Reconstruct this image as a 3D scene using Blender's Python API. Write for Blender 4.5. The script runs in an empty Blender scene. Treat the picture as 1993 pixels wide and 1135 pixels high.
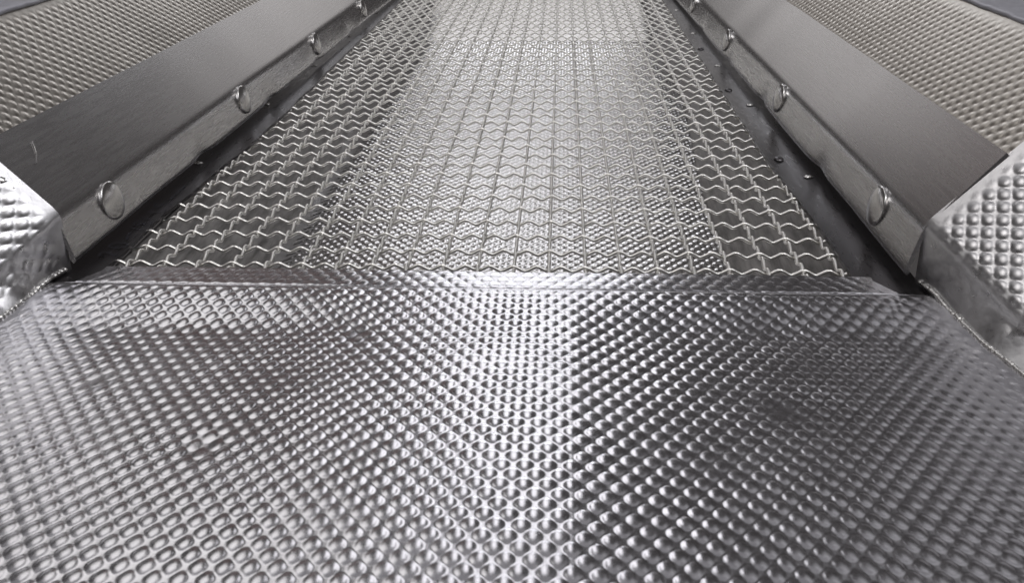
import bpy, bmesh, math, random
import numpy as np
from mathutils import Matrix, Vector

random.seed(7)
rng = np.random.default_rng(11)
S = 0.001                      # everything below is written in millimetres
scene = bpy.context.scene
COL = scene.collection

# ------------------------------------------------------------------ camera
cam_d = bpy.data.cameras.new("camera")
cam = bpy.data.objects.new("camera", cam_d)
COL.objects.link(cam)
F_PX, PITCH, YAW, ROLL = 1669.35, 0.480033, -0.0573187, -0.0108239
CAM = np.array([2.36, -287.45, 133.6])
cp, sp, cyw, syw = math.cos(PITCH), math.sin(PITCH), math.cos(YAW), math.sin(YAW)
fw = np.array([syw * cp, cyw * cp, -sp]); rt = np.array([cyw, -syw, 0.0]); up = np.cross(rt, fw)
cr, sr = math.cos(ROLL), math.sin(ROLL)
r2, u2 = cr * rt + sr * up, -sr * rt + cr * up
M = Matrix.Identity(4)
for i in range(3):
    M[i][0], M[i][1], M[i][2], M[i][3] = r2[i], u2[i], -fw[i], CAM[i] * S
cam.matrix_world = M
cam_d.sensor_width = 36.0
cam_d.lens = F_PX / 1993 * 36
cam_d.clip_start, cam_d.clip_end = 0.005, 50
cam_d.dof.use_dof = True
cam_d.dof.focus_distance = 0.36
cam_d.dof.aperture_fstop = 48.0
scene.camera = cam

# ------------------------------------------------------------------ room light
scene.view_settings.view_transform = 'Standard'
scene.view_settings.look = 'None'
scene.view_settings.exposure = 0.0
scene.view_settings.gamma = 1.0
scene.cycles.use_denoising = True
scene.cycles.max_bounces = 8
scene.cycles.glossy_bounces = 6
scene.cycles.sample_clamp_indirect = 6.0
world = bpy.data.worlds.new("World")
scene.world = world
world.use_nodes = True
bg = world.node_tree.nodes["Background"]
bg.inputs[0].default_value = (1.0, 0.93, 0.93, 1)
bg.inputs[1].default_value = 0.06


def lamp(name, az, el, dist, sx, sy, radiance, col):
    """rectangular lamp facing the pan; azimuth / elevation in degrees seen from the pan"""
    a, e = math.radians(az), math.radians(el)
    p = Vector((math.sin(a) * math.cos(e), math.cos(a) * math.cos(e), math.sin(e))) * dist
    d = bpy.data.lights.new(name, 'AREA')
    d.shape = 'RECTANGLE'
    d.size, d.size_y = sx, sy
    d.energy = radiance * math.pi * sx * sy
    d.color = col
    o = bpy.data.objects.new(name, d)
    COL.objects.link(o)
    o.location = p
    o.rotation_euler = (-p).to_track_quat('-Z', 'Y').to_euler()
    return o


WARM, COOL = (1.0, 0.95, 0.87), (0.93, 0.95, 1.0)
lamp("ceiling_or_fill_lamp", -4.5, 42, 2.2, 0.40, 0.95, 2.0, (.98, .97, 1))
lamp("ceiling_or_fill_lamp", -40, 46, 2.2, 0.65, 0.7, 1.35, (1, .985, .97))
lamp("ceiling_or_fill_lamp", -2, 15.5, 2.6, 1.5, 0.45, 0.72, (1, .97, .96))
lamp("ceiling_or_fill_lamp", -2, 22, 2.5, 0.62, 0.20, 5.0, COOL)
lamp("ceiling_or_fill_lamp", 160, 70, 2.0, 0.45, 0.4, 11.0, (1, .985, .96))
lamp("ceiling_or_fill_lamp", 113, 50, 2.0, 0.6, 0.8, 4.0, (.97, .97, 1))
lamp("ceiling_or_fill_lamp", 40, 49, 2.2, 0.6, 0.5, 0.3, (.97, .97, 1))  # added fill, no known fixture: brightens the right side of the pan
lamp("ceiling_or_fill_lamp", 98, 66, 2.0, 0.6, 0.8, 1.5, (.98, .98, 1))
lamp("ceiling_or_fill_lamp", -98, 66, 2.0, 0.5, 0.8, 0.6, (1, .98, .97))
lamp("ceiling_or_fill_lamp", -26, 27, 2.6, 0.7, 0.6, 0.07, (1, .55, .48))  # added dim reddish fill, puts a brown reflection on the right skirt board
lamp("ceiling_or_fill_lamp", -108, 50, 2.0, 0.6, 0.8, 2.5, (1, .97, .95))  # fill added behind the camera's left to lighten the right front wall
# the pale ceiling itself, lit by the other lamps of the hall: one broad soft panel overhead
panel = lamp("ceiling_panel", 0, 90, 2.3, 5.2, 4.6, 0.23, (.96, .95, 1))
panel.location = (0, -0.80, 2.3)
panel.rotation_euler = (0, 0, 0)


# ------------------------------------------------------------------ materials
def steel(name, base, rough, rough_var=0.08, scratch=0.0, stretch=(1, 1, 1), scale=300.0,
          tint_var=0.08, cloud=None, metallic=1.0):
    m = bpy.data.materials.new(name)
    m.use_nodes = True
    nt = m.node_tree
    b = nt.nodes["Principled BSDF"]
    b.inputs["Metallic"].default_value = metallic
    tc = nt.nodes.new("ShaderNodeTexCoord")
    mp = nt.nodes.new("ShaderNodeMapping")
    mp.inputs["Scale"].default_value = stretch
    nt.links.new(tc.outputs["Object"], mp.inputs["Vector"])
    n1 = nt.nodes.new("ShaderNodeTexNoise")
    n1.inputs["Scale"].default_value = scale
    n1.inputs["Detail"].default_value = 8
    n1.inputs["Roughness"].default_value = 0.65
    nt.links.new(mp.outputs[0], n1.inputs["Vector"])
    n2 = nt.nodes.new("ShaderNodeTexNoise")          # broad cloudy wear
    n2.inputs["Scale"].default_value = 22
    n2.inputs["Detail"].default_value = 4
    nt.links.new(tc.outputs["Object"], n2.inputs["Vector"])
    r = nt.nodes.new("ShaderNodeMapRange")
    r.inputs[1].default_value, r.inputs[2].default_value = 0.3, 0.7
    r.inputs[3].default_value, r.inputs[4].default_value = rough - rough_var, rough + rough_var
    nt.links.new(n1.outputs["Fac"], r.inputs[0])
    ad = nt.nodes.new("ShaderNodeMath"); ad.operation = 'MULTIPLY_ADD'
    nt.links.new(n2.outputs["Fac"], ad.inputs[0])
    ad.inputs[1].default_value = rough_var * 1.2 if cloud is None else cloud
    nt.links.new(r.outputs[0], ad.inputs[2])
    nt.links.new(ad.outputs[0], b.inputs["Roughness"])
    mx = nt.nodes.new("ShaderNodeMix"); mx.data_type = 'RGBA'
    lo = tuple(c * (1 - tint_var) for c in base)
    hi = tuple(min(1, c * (1 + tint_var)) for c in base)
    mx.inputs[6].default_value = (*lo, 1)
    mx.inputs[7].default_value = (*hi, 1)
    ml = nt.nodes.new("ShaderNodeMapRange")
    ml.inputs[1].default_value, ml.inputs[2].default_value = 0.35, 0.65
    nt.links.new(n1.outputs["Fac"], ml.inputs[0])
    nt.links.new(ml.outputs[0], mx.inputs[0])
    nt.links.new(mx.outputs[2], b.inputs["Base Color"])
    if scratch > 0:
        bp = nt.nodes.new("ShaderNodeBump")
        bp.inputs["Strength"].default_value = scratch
        bp.inputs["Distance"].default_value = 0.0002
        nt.links.new(n1.outputs["Fac"], bp.inputs["Height"])
        nt.links.new(bp.outputs[0], b.inputs["Normal"])
    return m


MAT = dict(
    pan=steel("embossed_steel", (.60, .592, .617), .15, .05, .12, scale=500, cloud=.13),
    flank=steel("flank_steel", (.60, .595, .605), .27, .07, .35, scale=260),
    plate=steel("plain_plate_steel", (.62, .61, .61), .13, .05, .1, scale=300),
    galv=steel("galvanised_steel", (.40, .40, .44), .45, .08, .2, scale=400, metallic=.35),
    wall=steel("embossed_wall_steel", (.46, .43, .39), .32, .06, .12, scale=500),
    skirt=steel("satin_steel", (.54, .53, .53), .26, .02, .02, (1, .06, 1), 900, .025),
    bolt=steel("polished_steel", (.66, .65, .64), .19, .005, .0, scale=40, tint_var=.01),
    strip=steel("dark_mill_steel", (.095, .09, .095), .27, .08, .15, (1, .2, 1), 500),
    wire=steel("bright_wire", (.88, .865, .83), .28, .04, .0, scale=300),
    sub=steel("catch_steel", (.62, .61, .61), .12, .05, .1, scale=500),
    scuffed=steel("scuffed_steel", (.31, .30, .295), .40, .16, .9, (1, .10, .5), 420, .45, metallic=.45),
    weld=steel("weld_steel", (.75, .74, .72), .22, .1, .5, scale=900),
)
ink = bpy.data.materials.new("marker_ink")
ink.use_nodes = True
ink.node_tree.nodes["Principled BSDF"].inputs["Base Color"].default_value = (.02, .02, .03, 1)
ink.node_tree.nodes["Principled BSDF"].inputs["Roughness"].default_value = .6


# ------------------------------------------------------------------ helpers
def link(name, me, mat, parent=None):
    o = bpy.data.objects.new(name, me)
    COL.objects.link(o)
    if mat and not me.materials:
        me.materials.append(mat)
    o.parent = parent
    return o


def mesh(name, verts, faces, mat, parent=None, smooth=True, sharp=None):
    me = bpy.data.meshes.new(name)
    v = np.asarray(verts, float) * S
    me.from_pydata(v.tolist(), [], faces if isinstance(faces, list) else faces.tolist())
    if smooth:
        me.polygons.foreach_set("use_smooth", np.ones(len(me.polygons), bool))
    me.update()
    if sharp:
        me.set_sharp_from_angle(angle=math.radians(sharp))
    return link(name, me, mat, parent)


def grid_mesh(name, P, mat, parent=None, closed_u=False, thick=None, sharp=None):
    """P: (n, m, 3) array -> quad sheet; thick: vector (mm) that gives the sheet's border an edge"""
    n, m = P.shape[:2]
    V = P.reshape(-1, 3)
    idx = np.arange(n * m).reshape(n, m)
    if closed_u:
        a, b = idx, np.roll(idx, -1, 1)
        F = np.stack([a[:-1], b[:-1], b[1:], a[1:]], -1).reshape(-1, 4)
    else:
        F = np.stack([idx[:-1, :-1], idx[:-1, 1:], idx[1:, 1:], idx[1:, :-1]], -1).reshape(-1, 4)
    if thick is not None:
        loop = np.concatenate([idx[0, :-1], idx[:-1, -1], idx[-1, :0:-1], idx[:0:-1, 0]])
        T = V[loop] + np.asarray(thick, float)
        top = np.arange(len(loop)) + len(V)          # doubled so that the edge stays crisp
        low = top + len(loop)
        V = np.concatenate([V, V[loop], T])
        nx = np.roll(np.arange(len(loop)), -1)
        F2 = np.stack([top, low, low[nx], top[nx]], -1)
        F = np.concatenate([F, F2])
    me = bpy.data.meshes.new(name)
    me.vertices.add(len(V)); me.vertices.foreach_set("co", (V * S).ravel())
    me.loops.add(F.size); me.loops.foreach_set("vertex_index", F.ravel().astype(np.int32))
    me.polygons.add(len(F))
    me.polygons.foreach_set("loop_start", np.arange(0, F.size, 4, dtype=np.int32))
    me.polygons.foreach_set("loop_total", np.full(len(F), 4, np.int32))
    me.polygons.foreach_set("use_smooth", np.ones(len(F), bool))
    me.update(calc_edges=True); me.validate()
    if sharp:
        me.set_sharp_from_angle(angle=math.radians(sharp))
    return link(name, me, mat, parent)


def tube(path, rad, k=8):
    """sweep a circle along path (n,3); rad scalar or (n,) -> (n,k,3)"""
    path = np.asarray(path, float)
    t = np.gradient(path, axis=0); t /= np.linalg.norm(t, axis=1)[:, None]
    ref = np.array([0, 0, 1.0])
    s = np.cross(t, ref); s /= np.linalg.norm(s, axis=1)[:, None]
    n = np.cross(s, t)
    a = np.linspace(0, 2 * np.pi, k, endpoint=False)
    rad = np.broadcast_to(np.asarray(rad, float), (len(path),))
    return path[:, None] + rad[:, None, None] * (np.cos(a)[None, :, None] * s[:, None] + np.sin(a)[None, :, None] * n[:, None])


def thing(name, label, cat, loc=(0, 0, 0), group=None):
    o = bpy.data.objects.new(name, None)
    COL.objects.link(o)
    o.empty_display_size = 0.02
    o['label'] = label; o['category'] = cat
    if group:
        o['group'] = group
    return o


def sm(a, b, x):
    t = np.clip((x - a) / (b - a), 0, 1)
    return t * t * (3 - 2 * t)


def vnoise(x, y, scale, seed=0):
    """smooth value noise, numpy"""
    r = np.random.default_rng(seed).random((64, 64))
    u, v = x / scale, y / scale
    i, j = np.floor(u).astype(int), np.floor(v).astype(int)
    fu, fv = u - i, v - j
    fu, fv = fu * fu * (3 - 2 * fu), fv * fv * (3 - 2 * fv)
    g = lambda a, b: r[a % 64, b % 64]
    return (g(i, j) * (1 - fu) * (1 - fv) + g(i + 1, j) * fu * (1 - fv) + g(i, j + 1) * (1 - fu) * fv + g(i + 1, j + 1) * fu * fv) - .5


B = 5.6                                        # pitch of the embossing


def emboss(u, v, hd=0.29, b=B, R=1.93):
    """staggered round bosses pressed up out of a sheet, small hollows between them"""
    def near(du, dv):
        a = ((u - du) / b + .5) % 1 - .5
        c = ((v - dv) / b + .5) % 1 - .5
        return b * b * (a * a + c * c)
    q = np.sqrt(np.minimum(near(0, 0), near(b / 2, b / 2)))
    cap = 2 * (np.sqrt(np.maximum(0, 1 - .75 * (q / R) ** 2)) - .5)     # round top ...
    h = hd * np.where(q < R, np.maximum(cap, 0), 0)              # ... with a crisp foot
    p = np.minimum(near(b / 2, 0), near(0, b / 2))
    return h - .02 * np.exp(-p / .7)


# ------------------------------------------------------------------ feed pan (front)
pan = thing("feed_pan", "dimpled steel feed pan with a crease down its middle, in front of the wire screen", "feed pan")

Y1, Y0 = -21.0, -215.0
ny, nx = 470, 800
yy = np.linspace(Y1, Y0, ny)
xl = np.where(yy > -33, -157 - np.clip((-24 - yy), 0, 9) * .6, -168.9 + .25 * (yy + 23.8))
xr = np.where(yy > -33, 109 + np.clip((-24 - yy), 0, 9) * .6, 123.1 - .23 * (yy + 23.8))
ss = np.linspace(0, 1, nx)
X = xl[:, None] + (xr - xl)[:, None] * ss[None]
Y = np.repeat(yy[:, None], nx, 1)


def pan_base(X, Y):
    step = sm(-62, -33, Y)
    d = X - (8.2 + (Y + 33) * .012)
    right, left = np.maximum(d, 0), np.maximum(-d, 0)
    # folded along the crease: falls away to the right, rolls over more gently to the left
    z = 1.2 - .075 * 26 * (1 - np.exp(-right / 26)) - 2.0 * sm(15, 115, left)
    z = z * (1 - step) + 2.3 * step - .3 * np.exp(-((Y + 33.4) / .55) ** 2)
    return z + .6 * vnoise(X, Y, 60, 3) + .2 * vnoise(X, Y, 26, 4)


edge = np.minimum(X - xl[:, None], xr[:, None] - X)
amp = sm(.5, 7, edge) * (1 - sm(-37, -30, Y) * .45) * (1 - .55 * np.exp(-((Y + 33.5) / 1.6) ** 2))
amp *= .9 + .45 * vnoise(X, Y, 11, 8)
dent = np.zeros_like(X)
for (dx, dy, dr, dd) in ((-86, -118, 4.2, .25), (-58, -62, 3.5, .12), (62, -96, 3.5, .12), (-128, -88, 4, .15)):
    g = np.exp(-((X - dx) ** 2 + ((Y - dy) / 1.3) ** 2) / dr ** 2)
    amp *= 1 - .6 * g                               # knocks where the bosses are flattened
    dent -= dd * g
Zb = pan_base(X, Y) + dent
Z = Zb + emboss(X - 8.2 + 1.4, Y / 1.23) * amp
grid_mesh("pan_floor", np.stack([X, Y, Z], -1), MAT['pan'], pan, thick=(0, 0, -.9))


def seam(side, Y):
    return (-168.9 + .25 * (Y + 23.8)) if side < 0 else (123.1 - .23 * (Y + 23.8))


def base_z(side, Y):
    x = np.array([seam(side, Y)])
    return float(pan_base(x, np.array([float(Y)]))[0])


for side in (-1, 1):
    # flared side wall: low upright face from the weld, then a fold and a sloping embossed face
    nyw, nsw = 250, 230
    yw = np.linspace(-23.2, -150, nyw)
    P = np.zeros((nyw, nsw, 3))
    amp_w = np.zeros((nyw, nsw)); Uc = np.zeros((nyw, nsw))
    for i, y in enumerate(yw):
        bx = seam(side, y); bz = base_z(side, min(y, -46))
        fz = max(9, 22.5 + (.36 if side > 0 else .5) * (y + 24))
        inx = -1.0 + min(9, (.2 if side > 0 else .32) * (-24 - y))
        pts = [(bx, bz - .6), (bx + side * inx * .9, fz - 3.0), (bx + side * inx, fz - .5), (bx + side * (inx + 1.6), fz + 2.2),
               (bx + side * (inx + 62), fz + 2.2 + 60 / .86)]
        pts = np.array(pts)
        L = np.concatenate([[0], np.cumsum(np.linalg.norm(np.diff(pts, axis=0), axis=1))])
        s = np.linspace(0, L[3] + 62, nsw)
        P[i, :, 0] = np.interp(s, L, pts[:, 0]); P[i, :, 1] = y; P[i, :, 2] = np.interp(s, L, pts[:, 1])
        Uc[i] = s - L[3]
        up_amp = sm(-2.5 if side < 0 else 0, 5, s - L[2]); lo_amp = (.60 if side < 0 else .16) * sm(3, 8, s) * (1 - sm(-4, 0, s - L[2]))
        amp_w[i] = up_amp + lo_amp
    kern = np.hanning(13); kern /= kern.sum()
    for c in (0, 2):                                   # the fold has a soft radius
        Q = np.pad(P[..., c], ((0, 0), (6, 6)), mode='reflect', reflect_type='odd')
        P[..., c] = sum(kern[t] * Q[:, t:t + nsw] for t in range(13))
    d_u = np.gradient(P, axis=1); d_y = np.gradient(P, axis=0)
    N = np.cross(d_u, d_y); N /= np.linalg.norm(N, axis=2)[..., None]
    N *= np.sign(-side * N[..., :1])
    dy = -24.5 - P[..., 1]
    amp_w *= sm(1.0, 6, dy)
    H = emboss(Uc * 1.0, P[..., 1] + 1.0, .38) * amp_w + .3 * vnoise(Uc, P[..., 1], 24, 5)
    grid_mesh("side_wall", P + N * H[..., None], MAT['flank'], pan, thick=(side * 1.3, 0, -.6))
    # weld bead along the floor seam
    yb = np.linspace(-25.5, -150, 260)
    path = np.array([[seam(side, y) - side * .35, y, base_z(side, min(y, -46)) + .2 + 2.1 * float(sm(-44, -32, y))] for y in yb])
    path[:, 0] += rng.normal(0, .10, len(yb)); path[:, 2] += rng.normal(0, .10, len(yb))
    rad = .6 + .18 * np.abs(np.sin(yb * 2.1)) + rng.normal(0, .08, len(yb))
    grid_mesh("weld_bead", tube(path, rad, 8), MAT['weld'], pan, closed_u=True)

# ------------------------------------------------------------------ wire screen
PX, PY = 12.7, 13.846
screen = thing("wire_screen", "flat crimped wire mesh screen of square openings, stretched between two dark edge strips", "screen")
WR, WA = .66, .96


def crimp(t):
    tri = np.arcsin(.96 * np.cos(t)) / math.asin(.96)
    return .7 * tri + .3 * np.cos(t)


NROW, JMIN = 47, -1
xs = np.arange(-160.5, 106.0, PX / 18)
ys = np.arange(-26, (NROW + 1) * PY, PY / 18)


def grow_wire(path):
    me_o = grid_mesh("wire", tube(path, WR, 7), MAT['wire'], screen, closed_u=True)
    return me_o


row_proto = {}
for j in range(JMIN, NROW):
    ph = j % 2
    if ph not in row_proto:
        z = WA * crimp(3 * np.pi * xs / PX + np.pi * ph)
        o = grow_wire(np.stack([xs, 0 * xs, z], -1))
        row_proto[ph] = o
    else:
        o = row_proto[ph].copy(); COL.objects.link(o); o.parent = screen
    o.location = (random.uniform(-.25, .25) * S, (j * PY + random.uniform(-.22, .22)) * S, random.uniform(-.12, .12) * S)
    o.rotation_euler = (0, 0, random.uniform(-.0012, .0012))
col_proto = {}
for i in range(-12, 9):
    ph = i % 2
    if ph not in col_proto:
        z = -WA * crimp(3 * np.pi * ys / PY + np.pi * ph)
        # sweep runs along Y
        o = grow_wire(np.stack([0 * ys, ys, z], -1))
        col_proto[ph] = o
    else:
        o = col_proto[ph].copy(); COL.objects.link(o); o.parent = screen
    o.location = ((i * PX + random.uniform(-.2, .2)) * S, 0, random.uniform(-.08, .08) * S)

# edge strips
for side in (-1, 1):
    ysn = np.linspace(-33, 720, 380)
    if side < 0:
        inner = -157.6 + 6.4 * sm(0, 160, ysn) + .9 * np.abs(np.sin((ysn - 24) * np.pi / 61)) ** 1.5 * np.where(ysn < 260, 1, .3)
        outer = -173 + 0 * ysn
    else:
        inner = 103.4 - 3.2 * sm(0, 120, ysn) + .12 * np.sin(ysn / 23.)
        outer = 124 + 0 * ysn
    k = 14
    P = np.zeros((len(ysn), k, 3))
    for a in range(k):
        t = a / (k - 1)
        P[:, a, 0] = inner + (outer - inner) * t
        P[:, a, 1] = ysn
        P[:, a, 2] = 2.0 + .15 * vnoise(P[:, a, 0] * 1.0, ysn, 30, 21 + side) + (0.12 * np.sin(ysn / 19.0) * (1 - t) if side > 0 else 0)
    if side < 0:
        P = P[:, ::-1]
    st = grid_mesh("edge_strip", P, MAT['strip'], screen, thick=(0, 0, -1.4))
    # small tack welds beside the skirt
    tacks = [(-166.6, 90.4), (-166, 194), (-164, 292), (-162.5, 394), (-161, 500)] if side < 0 else [(113.2, 78.7), (110.2, 196.7), (107.5, 294), (106.5, 405), (105.5, 510)]
    for (tx, ty) in tacks:
        bm = bmesh.new()
        bmesh.ops.create_icosphere(bm, subdivisions=3, radius=1.0)
        for v in bm.verts:
            n = 1 + .45 * math.sin(5 * v.co.x + ty) * math.sin(6 * v.co.y + 1) * math.cos(4 * v.co.z)
            v.co = Vector((v.co.x * 1.9 * n, v.co.y * 1.3 * n, v.co.z * .5 * n)) * S
        me = bpy.data.meshes.new("tack_weld"); bm.to_mesh(me); bm.free()
        me.polygons.foreach_set("use_smooth", np.ones(len(me.polygons), bool))
        o = link("tack_weld", me, MAT['weld'], st)
        o.location = (tx * S, ty * S, 2.3 * S)
    if side > 0:
        for (tx, ty) in [(105.6, 102.9), (104.0, 230.9), (104.0, 347.8)]:
            rr = np.linspace(0, 2.8, 9); aa = np.linspace(0, 2 * np.pi, 28, endpoint=False)
            P2 = np.zeros((9, 28, 3))
            P2[..., 0] = rr[:, None] * np.cos(aa) * .8; P2[..., 1] = rr[:, None] * np.sin(aa)
            P2[..., 2] = (1.3 * np.sqrt(1 - .98 * (rr / 2.8) ** 2) - .19)[:, None]
            o = grid_mesh("dimple", P2, MAT['strip'], st, closed_u=True)
            o.location = (tx * S, ty * S, 2.2 * S)
    else:
        # faint hand-drawn marker figures on the strip, read from the right-hand side
        def stroke(pts, w=.22):
            pts = np.array(pts, float)
            t = np.gradient(pts, axis=0); t /= np.linalg.norm(t, axis=1)[:, None] + 1e-9
            n = np.stack([-t[:, 1], t[:, 0]], -1) * w
            z = np.full((len(pts), 1), 2.42)
            return np.stack([np.hstack([pts - n, z]), np.hstack([pts + n, z])], 1)
        strokes = []
        def glyph(y0, x0, h, w, segs, wd=.2):
            # x of the glyph runs along +Y, its height runs towards the skirt (-X)
            for sg in segs:
                q = np.array(sg, float)
                tt = np.linspace(0, len(q) - 1, 4 * len(q))
                q = np.stack([np.interp(tt, range(len(q)), q[:, c]) for c in (0, 1)], -1)
                strokes.append(stroke(np.stack([x0 - q[:, 1] * h, y0 + q[:, 0] * w], -1), wd))
        two = [[(0, .8), (.3, 1), (.7, .95), (.8, .7), (.1, .05), (0, 0), (.9, .05)]]
        zero = [[(.5 + .45 * math.cos(a), .5 + .5 * math.sin(a)) for a in np.linspace(0, 6.28, 14)]]
        eight = [[(.5 + .35 * math.sin(2 * a), .5 + .5 * math.cos(a)) for a in np.linspace(0, 6.28, 18)]]
        dash = [[(0, .4), (.5, .5), (1, .45)]]
        five = [[(.9, 1), (.2, 1), (.1, .6), (.6, .62), (.9, .35), (.6, .02), (0, .05)]]
        ell = [[(.1, 1), (.1, 0), (.9, .04)]]
        slash = [[(0, 0), (.9, 1)]]
        x0 = -157.5
        glyph(-13, x0, 7.0, 4.2, two); glyph(-6, x0, 7.0, 5.0, zero)
        glyph(2, x0, 7, 3.0, dash, .3); glyph(6.4, x0 - 1, 7, 2.0, dash, .3)
        glyph(11, x0, 7, 2.5, slash); glyph(15, x0, 7, 5, eight); glyph(21, x0, 7, 2.5, slash)
        glyph(29, x0, 7, 4, ell); glyph(35, x0, 7, 4.5, five)
        for q in range(4):
            glyph(44 + q * 4.4, x0 - .5, 6, 2.6, dash, .34)
        V, Fc = [], []
        for sk in strokes:
            b0 = len(V)
            V += sk.reshape(-1, 3).tolist()
            Fc += [[b0 + 2 * a, b0 + 2 * a + 1, b0 + 2 * a + 3, b0 + 2 * a + 2] for a in range(len(sk) - 1)]
        mesh("marker_writing", V, Fc, ink, st, smooth=False)

# ------------------------------------------------------------------ skirt boards
for side in (-1, 1):
    nm = "left" if side < 0 else "right"
    sk = thing("skirt_board",
               "satin steel skirt board on the screen's left, above the strip with handwriting" if side < 0 else
               "satin steel skirt board on the screen's right, above the strip without handwriting",
               "skirt board", group="skirt boards along the screen")
    sx = 121.2 if side > 0 else -168.4
    prof = []            # (outward offset, z)
    prof += [(-1.6, 4.9), (-2.4, 5.4), (-2.75, 6.3), (-2.6, 7.6), (-1.9, 11), (-1.2, 14.5), (-.5, 17.5)]
    for a in np.linspace(10, 40, 7):
        r = 11.0
        prof.append((-.33 + r * (.985 - math.cos(math.radians(a))), 16.6 + r * math.sin(math.radians(a))))
    ox, oz = prof[-1]
    for t in np.linspace(0, 1, 10)[1:]:
        prof.append((ox + t * (20.3 - ox), oz + t * (47.5 - oz)))
    prof = np.array(prof)
    d = np.gradient(prof, axis=0); d /= np.linalg.norm(d, axis=1)[:, None]
    nrm = np.stack([d[:, 1], -d[:, 0]], -1)           # outward (away from the screen)
    back = prof + nrm * 1.5
    ring = np.concatenate([prof, back[::-1]])
    yk = np.concatenate([np.arange(-24, 300, 3.0), np.arange(300, 905, 8.0)])
    P = np.zeros((len(yk), len(ring), 3))
    conv = np.interp(ring[:, 1], [2, 22, 47], [.017, .011, .001])
    low = 1 - sm(6, 17, ring[:, 1])
    for i, y in enumerate(yk):
        wob = .45 * vnoise(ring[:, 1] * 1.0, np.full(len(ring), y), 38, 31 + side) * 1.2
        dent = sum(math.exp(-((y - t0) / 9.0) ** 2) for t0 in ((80, 196, 296, 405) if side > 0 else (92, 194, 292, 394)))
        P[i, :, 0] = sx + side * (ring[:, 0] - conv * (y + 24) + wob + low * dent * 1.1)
        P[i, :, 1] = y
        P[i, :, 2] = ring[:, 1] + low * (.35 * math.sin(y / 31.0) + .3 * dent)
    if side > 0:
        P = P[:, ::-1]
    n, m = P.shape[:2]
    sheet = grid_mesh("skirt_sheet", P, MAT['skirt'], sk, closed_u=True, sharp=38)
    # close the ends
    half = m // 2
    for row in (0, n - 1):
        V = P[row]
        Fc = [[a, a + 1, m - 2 - a, m - 1 - a] for a in range(half - 1)]
        if row == 0:
            Fc = [f[::-1] for f in Fc]
        mesh("sheet_edge", V + np.array([0, -.02 if row == 0 else .02, 0]), Fc, MAT['skirt'], sk, smooth=False)
    if side < 0:
        # one curved hairline scratch near the front end of the sloping face
        tt = np.linspace(0, 1, 14)
        yy_ = -2 - 9 * tt + 2.2 * np.sin(tt * 2.2); zz_ = 42.0 - 5.5 * tt
        xx_ = sx - (np.interp(zz_, prof[:, 1], prof[:, 0])) + .35
        pth = np.stack([xx_, yy_, zz_], -1)
        grid_mesh("scratch", tube(pth, .16, 5), MAT['bolt'], sk, closed_u=True)
    # bolt heads
    proto = None
    ybs = [9.3, 155.5, 300, 444, 588] if side < 0 else [11.9, 163, 313, 463, 613]
    for y in ybs:
        x = sx - side * (.014 * (y + 24) + 1.3)
        if proto is None:
            rr = np.array([0, 1.5, 3, 4.4, 5.6, 6.5, 7.1, 7.35, 7.4, 7.15, 7.15])
            hh = np.array([1.75, 1.7, 1.57, 1.37, 1.13, .9, .68, .45, .15, -.1, -1.6])
            aa = np.linspace(0, 2 * np.pi, 44, endpoint=False)
            P2 = np.zeros((len(rr), 44, 3))
            P2[..., 0] = -side * (hh[:, None] + .15)
            P2[..., 1] = rr[:, None] * np.cos(aa) * (1 if side < 0 else -1)
            P2[..., 2] = rr[:, None] * np.sin(aa)
            proto = grid_mesh("bolt_head", P2, MAT['bolt'], sk, closed_u=True)
            o = proto
        else:
            o = proto.copy(); COL.objects.link(o); o.parent = sk
        o.location = (x * S, y * S, 15.2 * S)
        o.rotation_euler = (0, side * .18 + random.uniform(-.03, .03), random.uniform(-.04, .04))

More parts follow.
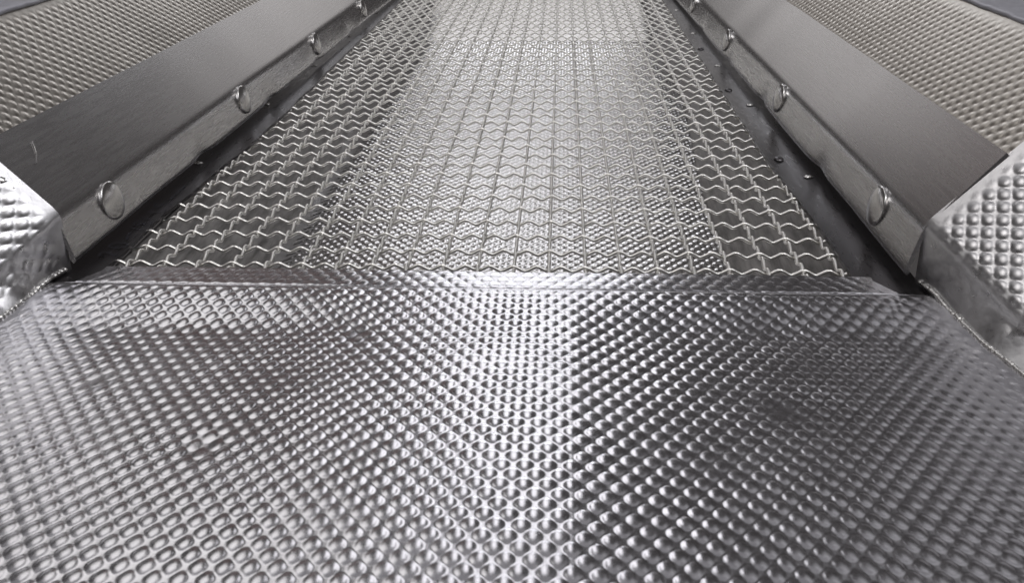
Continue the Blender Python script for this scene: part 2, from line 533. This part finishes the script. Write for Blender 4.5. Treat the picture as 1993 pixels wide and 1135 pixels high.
# ------------------------------------------------------------------ trough walls behind the skirts
for side in (-1, 1):
    tw = thing("trough_wall",
               "sloping dimpled steel trough wall behind the left skirt board" if side < 0 else
               "sloping dimpled steel trough wall behind the right skirt board", "trough wall", group="trough walls behind the skirt boards")
    bx = 146.0 if side > 0 else -191.5
    zt = 75.0 if side > 0 else 77.0
    zz = np.linspace(22, zt, 150)
    yk = np.linspace(-25, 330, 760)
    P = np.zeros((len(yk), len(zz), 3))
    P[..., 0] = bx + side * .85 * (zz - 46.5)[None]
    P[..., 1] = yk[:, None]
    P[..., 2] = zz[None]
    nv = np.array([-side, 0, .85]); nv = nv / np.linalg.norm(nv)
    U = (zz[None] - 22) * 1.3124 + 0 * yk[:, None]
    H = emboss(U, P[..., 1], .28, R=1.75) * (1 - sm(zt - 5, zt - 1, P[..., 2])) + .6 * vnoise(U, P[..., 1], 40, 41)
    P = P + nv * H[..., None]
    if side > 0:
        P = P[:, ::-1]
    grid_mesh("dimpled_panel", P, MAT['wall'], tw, thick=(side * 1.0, 0, -.8))
    # folded rim on top: a small rolled bead and a flat flange
    ky = np.linspace(-25, 330, 240)
    rimx = bx + side * .85 * (zt - 46.5)
    prof = np.array([(0, -.8), (-.9, 0), (-.6, 1.0), (.4, 1.5), (3, 1.5), (9, 1.3), (17, 1.2), (26, 1.1)])
    P = np.zeros((len(ky), len(prof), 3))
    P[..., 0] = rimx + side * prof[None, :, 0] + .25 * vnoise(ky, ky * 0, 6, 50)[:, None]
    P[..., 1] = ky[:, None]
    P[..., 2] = zt + prof[None, :, 1] + .5 * vnoise(ky, ky * 0, 5, 51)[:, None]
    if side < 0:
        P = P[:, ::-1]
    grid_mesh("top_rim", P, MAT['galv'], tw, thick=(0, 0, -1.2))
    # ragged upright weld at the joint with the flared front wall
    zz = np.linspace(24, zt, 90)
    path = np.stack([bx + side * (.85 * (zz - 46.5) + 1.0) + rng.normal(0, .35, 90), -25.2 + rng.normal(0, .3, 90), zz], -1)
    grid_mesh("weld_bead", tube(path, 1.4 + .5 * np.abs(rng.normal(0, .6, 90)), 8), MAT['weld'], tw, closed_u=True)

# ------------------------------------------------------------------ catch pan below the screen
cpn = thing("catch_pan", "steel catch pan seen through the wire screen, dimpled floor between scuffed smooth sides", "catch pan")
for (ya, yb, st) in ((-26, 420, .72), (420, 632, .9)):
    yk = np.linspace(ya, yb, int((yb - ya) / st)); t = np.linspace(0, 1, 300)
    wide = sm(150, 430, yk)
    Xs = (-140 - 15 * wide)[:, None] * (1 - t) + (87 + 14 * wide)[:, None] * t
    Ys = np.repeat(yk[:, None], 300, 1)
    Zs = -50 + emboss(Xs, Ys / 1.2, .45) * sm(-140, -128, Xs) + .5 * vnoise(Xs, Ys, 55, 61)
    grid_mesh("dimpled_floor", np.stack([Xs, Ys, Zs], -1), MAT['sub'], cpn)
Xs, Ys = np.meshgrid(np.linspace(-150, 97, 40), np.linspace(631, 1050, 60))
grid_mesh("discharge_plate", np.stack([Xs, Ys, -49.4 + (Ys - 631) * .105 + .15 * vnoise(Xs, Ys, 80, 62)], -1), MAT['plate'], cpn, thick=(0, 0, -.4))
for side in (-1, 1):
    x0, x1 = (-140, -159) if side < 0 else (87, 107)
    k = np.linspace(0, 1, 30); yk = np.linspace(-26.5, 1300, 300)
    P = np.zeros((300, 30, 3))
    x0 = x0 + side * 14.5 * sm(150, 430, yk)[:, None]
    P[..., 0] = x0 + (x1 - x0) * k[None]; P[..., 1] = yk[:, None]; P[..., 2] = (-50.6 + 48 * k)[None]
    P[..., 0] += 1.2 * vnoise(P[..., 1], P[..., 2], 45, 70 + side)
    if side > 0:
        P = P[:, ::-1]
    grid_mesh("side_plate", P, MAT['scuffed'], cpn, thick=(side * 1.2, 0, 0))
P = np.array([[[-160, -27, -2], [108, -27, -2]], [[-141, -27, -51], [88, -27, -51]]], float)
grid_mesh("end_plate", P, MAT['scuffed'], cpn)
